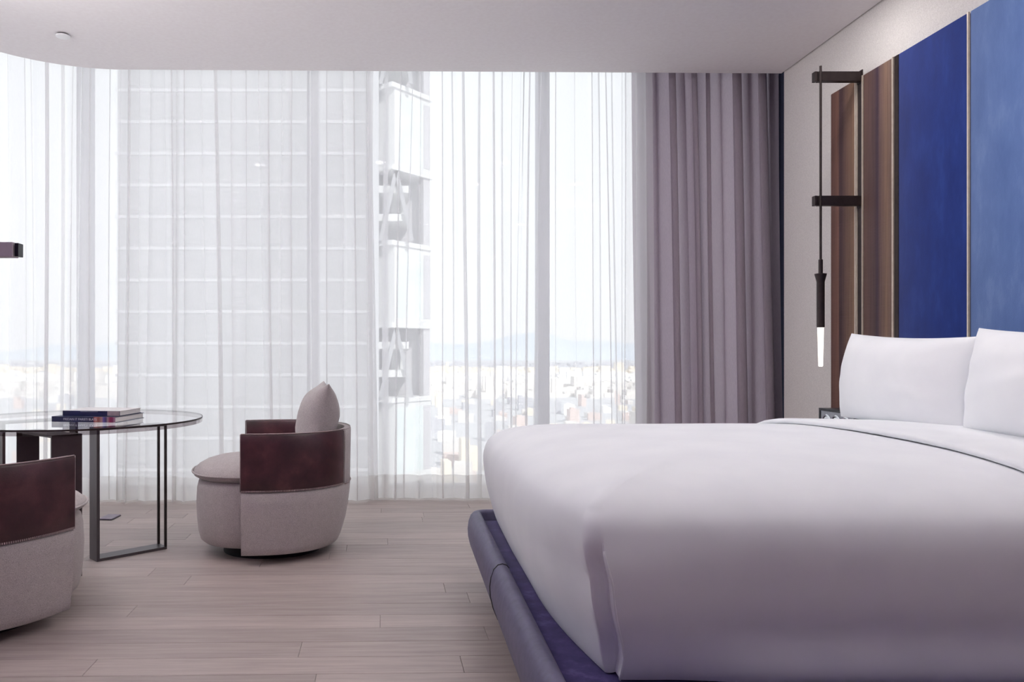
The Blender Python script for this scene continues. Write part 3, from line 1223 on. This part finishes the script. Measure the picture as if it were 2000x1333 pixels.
def make_chair(name, label, loc, rz):
    t = tag(empty(name, loc, rz), label, 'armchair', 'swivel tub chairs at the round table')
    # swivel plinth
    obj('swivel_base', stack([(0.0, 0.0), (0.0, 0.05), (0.02, 0.07)], 0.0, 0.27, 0.25, 2.2), M['plinth'], t, True, 40)
    obj('seat_base', stack([(0.10, 0.062), (0.045, 0.066), (0.022, 0.085), (0.010, 0.13), (0.003, 0.2), (0.0, 0.28), (0.004, 0.36), (0.012, 0.395), (0.03, 0.41), (0.08, 0.415)], 0.03, 0.385, 0.335, 2.5), M['fabric'], t, True, 60)
    cu = obj('seat_cushion', stack([(0.10, 0.405), (0.035, 0.412), (0.008, 0.428), (0.0, 0.445), (0.006, 0.455), (0.03, 0.478), (0.07, 0.500), (0.13, 0.518), (0.22, 0.53), (0.30, 0.534)], 0.045, 0.390, 0.335, 2.4), M['fabric'], t, True, 60)
    tube('piping', [(0.045 + x, y, 0.447 + 0.003 * math.sin(5 * x + 9 * y)) for x, y in superellipse(0.392, 0.337, 2.4, 72)], 0.005, M['fabric'], cu, 6, True)
    zlo = [0.052, 0.058, 0.09, 0.13, 0.18, 0.24, 0.31, 0.372, 0.38]
    zhi = [0.381, 0.387, 0.45, 0.52, 0.60, 0.670, 0.678]
    shl = shell_panel('shell', 0, NU - 1, zlo, -0.024, 0.022, M['fabric'], t)
    iL = 26
    shell_panel('back_panel', iL + 1, NU - 2 - iL, zhi, -0.022, 0.020, M['fabric'], t)
    for i0, i1 in ((0, iL), (NU - 1 - iL, NU - 1)):
        lp = shell_panel('leather_panel', i0, i1, zhi, -0.024, 0.0235, M['leather'], t)
        # row of stitches along the lower edge
        rows = bmesh.new()
        for i in range(i0, i1):
            for q in range(3):
                f = (q + 0.5) / 3
                a = Vector(shell_pt(i, 0.386, 0.025))
                b = Vector(shell_pt(i + 1, 0.386, 0.025))
                p = a.lerp(b, f)
                dd = (b - a).normalized()
                mt = Matrix.Translation(p) @ Matrix.Rotation(math.atan2(dd.y, dd.x), 4, 'Z')
                add_box(rows, -0.0022, 0.0022, -0.0015, 0.0015, -0.002, 0.006, mat=mt)
        st = obj('stitching', rows, M['thread'], lp)
        st['kind'] = 'stuff'
        # pale piped edge: top and front
        top = [Vector(shell_pt(i, 0.6805, 0.018)) for i in range(i0, i1 + 1)]
        tube('piping', top, 0.0032, M['thread'], lp, 6)
        fi = 0 if i0 == 0 else NU - 1
        tube('piping', [Vector(shell_pt(fi, z, 0.018)) + Vector((0.003, 0, 0)) for z in (0.385, 0.45, 0.55, 0.65, 0.680)], 0.003, M['thread'], lp, 6)
    back = [Vector(shell_pt(i, 0.6785, 0.014)) for i in range(iL + 1, NU - 1 - iL)]
    tube('back_piping', back, 0.004, M['fabric'], t, 6)
    tube('waist_piping', [Vector(shell_pt(i, 0.381, 0.0225)) for i in range(iL + 1, NU - 1 - iL)], 0.0035, M['thread'], t, 6)
    return t


O1 = (-0.715, 4.335, 0)
make_chair('armchair', 'beige and oxblood leather tub chair facing left beside table and curtain', O1, math.atan2(-0.164, -0.987))
O2 = (-1.748, 3.171, 0)
make_chair('armchair', 'beige and oxblood leather tub chair cut off at the lower left', O2, math.atan2(0.872, 0.49))


def loose_cushion(O, F, label):
    o = obj('cushion', pillow_bm(0.225, 0.222, 0.118, 0.12, 24, 9, 0.006), M['fabric'], None, True)
    ang_ = math.atan2(F[1], F[0])
    o.rotation_euler = (Matrix.Rotation(ang_, 4, 'Z') @ Matrix.Rotation(math.radians(-13), 4, 'Y')).to_euler()
    o.location = (O[0] + F[0] * -0.252, O[1] + F[1] * -0.252, 0.712)
    tag(o, label, 'cushion')
    return o


loose_cushion(O1, (-0.987, -0.164), 'beige square cushion standing on the armchair beside the curtain')

# ------------------------------------------------------------------ round table
TC = (-1.79, 4.30)
tb = tag(empty('round_table', (TC[0], TC[1], 0)), 'round smoked glass table on dark metal loop legs beside the curtain', 'table')
TR = 0.665
obj('glass_top', lathe_bm([(0, 0.700), (TR - 0.003, 0.700), (TR, 0.702), (TR, 0.728), (TR - 0.003, 0.730), (0, 0.730)], 96), M['table_glass'], tb, True, 30)


def ring(name, r0, r1, z0, z1, mat):
    n = 96
    rows = [[(r * math.cos(2 * PI * k / n), r * math.sin(2 * PI * k / n), z) for k in range(n)] for r, z in ((r0, z0), (r1, z0), (r1, z1), (r0, z1))]
    bm, _ = grid_bm(rows, closed_u=True, closed_v=True)
    return obj(name, bm, mat, tb, True, 30)


ring('edge_band', TR + 0.0004, TR + 0.002, 0.7205, 0.7297, M['bronze'])
ring('rim', TR + 0.0004, TR + 0.0016, 0.7005, 0.7203, M['rim'])


def rel(x, y):
    return (x - TC[0], y - TC[1])


def plate(name, p, q, t, z0, z1, mat, parent, rel_=True):
    """vertical plate whose width runs from p to q in plan"""
    p, q = Vector(rel(*p)), Vector(rel(*q))
    d = (q - p).normalized()
    s = Vector((-d.y, d.x))
    poly = [p, q, q + s * t, p + s * t]
    return obj(name, prism_bm([(v.x, v.y) for v in poly], z0, z1), mat, parent)


def loop_leg(A, B, w, t, mat, open_end=True):
    """loop from front corner A to front corner B (plan); plate width w to the back."""
    A, B = Vector(A), Vector(B)
    d = (B - A).normalized()
    s = Vector((-d.y, d.x))
    lg = plate('leg', A, A + s * w, -t, 0.0, 0.699, mat, tb)
    a0, b0 = Vector(rel(*A)), Vector(rel(*B))
    poly = [a0 + d * t, b0, b0 + s * w, a0 + s * w + d * t]
    obj('foot_bar', prism_bm([(v.x, v.y) for v in poly], 0.0, 0.014), mat, lg)
    poly = [a0 + d * t, b0, b0 + s * w, a0 + s * w + d * t]
    obj('top_bar', prism_bm([(v.x, v.y) for v in poly], 0.687, 0.6993), mat, lg)
    if open_end:
        for k0, k1 in ((0, 0.012), (w - 0.012, w)):
            poly = [b0 - d * 0.012 + s * k0, b0 + s * k0, b0 + s * k1, b0 - d * 0.012 + s * k1]
            obj('post', prism_bm([(v.x, v.y) for v in poly], 0.014, 0.687), M['bronze'], lg)
    else:
        plate('post', B - d * t, B - d * t + s * w, -t, 0.014, 0.687, mat, lg)
    return lg


loop_leg((-1.584, 4.020), (-1.297, 4.286), 0.098, 0.016, M['steel'])
# second loop behind the near armchair: two broad plates
lg2 = plate('leg', (-1.664, 3.675), (-1.558, 3.772), 0.016, 0.0, 0.699, M['leg_brown'], tb)
plate('post', (-1.955, 3.925), (-1.868, 3.985), 0.016, 0.0, 0.699, M['leg_brown'], lg2)
poly = [Vector(rel(*v)) for v in ((-1.664, 3.675), (-1.558, 3.772), (-1.868, 3.985), (-1.955, 3.925))]
obj('foot_bar', prism_bm([(v.x, v.y) for v in poly], 0.0005, 0.013), M['leg_brown'], lg2)
obj('top_bar', prism_bm([(v.x, v.y) for v in poly], 0.687, 0.6993), M['leg_brown'], lg2)
loop_leg((-2.02, 4.74), (-2.33, 4.45), 0.098, 0.016, M['leg_brown'], False)


# ------------------------------------------------------------------ books
def book(label, x0, y0, w, d, h, z, rz, spine, cover, ttl=None, block=None, band=None):
    b = tag(empty('book', (x0, y0, z), rz), label, 'book', 'hardback books on the glass table')
    c = 0.0022
    box('back_cover', (0, w, 0.002, d, 0, c), M['navy_cover'], b)
    box('front_cover', (0, w, 0.002, d, h - c, h), cover, b)
    box('page_block', (0.004, w - 0.004, 0.004, d - 0.004, c, h - c), M['pages'], b)
    bm = bmesh.new()
    add_box(bm, 0, w, 0, 0.003, 0, h, bevel=0.0006, seg=1)
    sp_ = obj('spine', bm, spine, b)
    if ttl:
        fc = bpy.data.curves.new('spine_lettering', 'FONT')
        fc.body = ttl
        fc.size = 0.0165
        fc.extrude = 0.0002
        fc.align_x = 'LEFT'
        fc.align_y = 'CENTER'
        tmp = bpy.data.objects.new('spine_lettering_curve', fc)
        me = bpy.data.meshes.new_from_object(tmp)
        bpy.data.objects.remove(tmp)
        me.materials.clear()
        me.materials.append(M['lettering'])
        fo = bpy.data.objects.new('spine_lettering', me)
        COL.objects.link(fo)
        fo.parent = sp_
        fo.rotation_euler = (PI / 2, 0, 0)
        fo.location = (w * 0.185, -0.0006, h * 0.5)
    if block:
        box('spine_block', (w * block[0], w * block[1], -0.0006, 0.0005, 0.001, h - 0.001), M['label_grey'], sp_)
    if band:
        box('spine_rule', (w * 0.31, w * 0.62, -0.0005, 0.0005, h * 0.80, h * 0.84), M['lettering'], sp_)
    return b


b1 = book('larger navy hardback with striped spine end, lying on the glass table', -1.842, 4.068, 0.362, 0.31, 0.029, 0.7305, math.radians(-9), M['spine'], M['navy_cover'], ttl='FREDAN IT PARISTI BLATS')
b2 = book('smaller navy hardback with grey spine block, on top of the other book', -1.800, 4.105, 0.322, 0.25, 0.027, 0.7598, math.radians(-7), M['navy_cover'], M['cover_white'], block=(0.785, 0.995), band=True)

# floor outlet
fo_ = tag(empty('floor_outlet', (-1.905, 5.08, 0)), 'small grey flat outlet box on the floor under the table', 'outlet')
bm = bmesh.new()
add_box(bm, -0.055, 0.03, -0.065, 0.075, 0.0, 0.011, bevel=0.002, seg=1)
obj('lid', bm, M['outlet'], fo_)
box('frame', (-0.057, 0.032, -0.067, 0.077, 0.0, 0.004), M['black'], fo_)
fo_.rotation_euler = (0, 0, math.radians(-4))

# ------------------------------------------------------------------ outside: tower
TY = 97.0
tw = tag(empty('tower', (-18, 105, -170)), 'grey high rise tower with white corner bays seen through the sheer curtain', 'tower')
TO = Vector((-18, 105, -170))


def tbox(nm, d, mat, parent=tw):
    return box(nm, (d[0] - TO.x, d[1] - TO.x, d[2] - TO.y, d[3] - TO.y, d[4] - TO.z, d[5] - TO.z), mat, parent)


tbox('facade', (-35.6, -3.6, TY, TY + 30, -170, 90), M['tower_grey'])
z = -30.0
while z < 60:
    tbox('slab_edge', (-35.9, -3.4, TY - 0.06, TY, z, z + 0.4), M['tower_band'])
    z += 4.0
tbox('corner_column', (-3.6, -2.6, TY - 0.3, TY + 20, -170, 90), M['tower_band'])
tbox('core', (-2.6, 3.4, TY + 6.8, TY + 30, -170, 90), M['tower_dark'])


def slanted(nm, x0, y0, x1, y1, z0, z1, depth, mat, parent):
    p, q = Vector((x0, y0)), Vector((x1, y1))
    d = (q - p).normalized()
    s = Vector((-d.y, d.x))
    poly = [p, q, q + s * depth, p + s * depth]
    return obj(nm, prism_bm([(v.x - TO.x, v.y - TO.y) for v in poly], z0 - TO.z, z1 - TO.z), mat, parent)


# white bays and braced recesses alternate every 10 m; their face turns away to the right
A_, B_ = Vector((-0.6, TY)), Vector((4.15, TY + 5.5))


def on(t, out=0.0):
    p = A_.lerp(B_, t)
    d = (B_ - A_).normalized()
    q = p + Vector((d.y, -d.x)) * out
    return q.x, q.y


for zb in (-35.2, -15.3, 4.6, 24.5, 44.4):
    by = slanted('bay', *on(0), *on(1), zb, zb + 10.2, 4.0, M['tower_white'], tw)
    for i in range(3):
        slanted('glazing', *on(0.06 + 0.25 * i, 0.02), *on(0.06 + 0.25 * i + 0.22, 0.02), zb + 0.9, zb + 9.3, 0.3, M['tower_glass'], by)
    slanted('corner_glazing', *on(0.80, 0.05), *on(0.985, 0.05), zb + 0.9, zb + 9.3, 0.4, M['tower_dark'], by)
    slanted('ledge', *on(-0.1, 0.25), *on(1.02, 0.25), zb - 0.4, zb + 0.2, 3.5, M['tower_white'], by)
    slanted('ledge', *on(-0.1, 0.25), *on(1.02, 0.25), zb + 10.0, zb + 10.6, 3.5, M['tower_white'], by)
    # recess above
    z0, z1 = zb + 10.6, zb + 19.5
    for k in range(2):
        tbox('recess_slab', (-2.6, 1.2, TY + 0.8, TY + 6.8, z0 + 2.6 + 3.6 * k, z0 + 3.5 + 3.6 * k), M['tower_white'])
    for k in range(3):
        tbox('recess_window', (-2.3 + 1.2 * k, -1.6 + 1.2 * k, TY + 6.6, TY + 6.8, z0 + 3.5, z0 + 6.2), M['tower_white'])
    for (x0, x1) in ((-2.4, -0.4), (1.6, -0.4)):
        p = Vector((x0 - TO.x, TY + 0.5 - TO.y, z0 - TO.z))
        q = Vector((x1 - TO.x, TY + 0.5 - TO.y, z1 - TO.z))
        bar('brace', p, q, 0.5, 0.5, M['tower_grey'], tw, up=(0, 1, 0))
    slanted('end_column', *on(0.80), *on(0.98), z0, z1, 0.8, M['tower_dark'], tw)

# ------------------------------------------------------------------ outside: city
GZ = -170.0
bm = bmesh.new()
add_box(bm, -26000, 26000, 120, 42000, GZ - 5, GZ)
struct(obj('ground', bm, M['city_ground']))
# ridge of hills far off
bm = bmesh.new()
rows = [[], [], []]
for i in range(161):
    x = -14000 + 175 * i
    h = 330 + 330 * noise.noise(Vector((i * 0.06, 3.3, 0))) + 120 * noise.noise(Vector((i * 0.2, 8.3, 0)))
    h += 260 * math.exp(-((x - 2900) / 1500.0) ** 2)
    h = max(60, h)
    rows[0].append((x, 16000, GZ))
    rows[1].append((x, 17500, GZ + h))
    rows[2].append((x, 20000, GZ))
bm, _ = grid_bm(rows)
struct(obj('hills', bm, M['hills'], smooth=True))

base_meshes = {}
mats = ['city_pale', 'city_white', 'city_cream', 'city_grey', 'city_rose']


def unit_mesh(kind, mat):
    key = (kind, mat)
    if key in base_meshes:
        return base_meshes[key]
    bm = bmesh.new()
    add_box(bm, -0.5, 0.5, -0.5, 0.5, 0, 1)
    if kind == 0:
        add_box(bm, -0.3, 0.1, -0.2, 0.3, 1, 1.12)
    elif kind == 1:
        add_box(bm, -0.5, 0.0, -0.5, 0.5, 1, 1.35)
    else:
        for (a, b, c, d) in ((-0.5, 0.5, -0.5, -0.46), (-0.5, 0.5, 0.46, 0.5), (-0.5, -0.46, -0.46, 0.46), (0.46, 0.5, -0.46, 0.46)):
            add_box(bm, a, b, c, d, 1, 1.06)
    for k in range(3):
        z = 0.25 + 0.25 * k
        add_box(bm, -0.515, 0.515, -0.515, -0.5, z, z + 0.03)
    o = obj('city_building', bm, M[mat])
    base_meshes[key] = o
    return o


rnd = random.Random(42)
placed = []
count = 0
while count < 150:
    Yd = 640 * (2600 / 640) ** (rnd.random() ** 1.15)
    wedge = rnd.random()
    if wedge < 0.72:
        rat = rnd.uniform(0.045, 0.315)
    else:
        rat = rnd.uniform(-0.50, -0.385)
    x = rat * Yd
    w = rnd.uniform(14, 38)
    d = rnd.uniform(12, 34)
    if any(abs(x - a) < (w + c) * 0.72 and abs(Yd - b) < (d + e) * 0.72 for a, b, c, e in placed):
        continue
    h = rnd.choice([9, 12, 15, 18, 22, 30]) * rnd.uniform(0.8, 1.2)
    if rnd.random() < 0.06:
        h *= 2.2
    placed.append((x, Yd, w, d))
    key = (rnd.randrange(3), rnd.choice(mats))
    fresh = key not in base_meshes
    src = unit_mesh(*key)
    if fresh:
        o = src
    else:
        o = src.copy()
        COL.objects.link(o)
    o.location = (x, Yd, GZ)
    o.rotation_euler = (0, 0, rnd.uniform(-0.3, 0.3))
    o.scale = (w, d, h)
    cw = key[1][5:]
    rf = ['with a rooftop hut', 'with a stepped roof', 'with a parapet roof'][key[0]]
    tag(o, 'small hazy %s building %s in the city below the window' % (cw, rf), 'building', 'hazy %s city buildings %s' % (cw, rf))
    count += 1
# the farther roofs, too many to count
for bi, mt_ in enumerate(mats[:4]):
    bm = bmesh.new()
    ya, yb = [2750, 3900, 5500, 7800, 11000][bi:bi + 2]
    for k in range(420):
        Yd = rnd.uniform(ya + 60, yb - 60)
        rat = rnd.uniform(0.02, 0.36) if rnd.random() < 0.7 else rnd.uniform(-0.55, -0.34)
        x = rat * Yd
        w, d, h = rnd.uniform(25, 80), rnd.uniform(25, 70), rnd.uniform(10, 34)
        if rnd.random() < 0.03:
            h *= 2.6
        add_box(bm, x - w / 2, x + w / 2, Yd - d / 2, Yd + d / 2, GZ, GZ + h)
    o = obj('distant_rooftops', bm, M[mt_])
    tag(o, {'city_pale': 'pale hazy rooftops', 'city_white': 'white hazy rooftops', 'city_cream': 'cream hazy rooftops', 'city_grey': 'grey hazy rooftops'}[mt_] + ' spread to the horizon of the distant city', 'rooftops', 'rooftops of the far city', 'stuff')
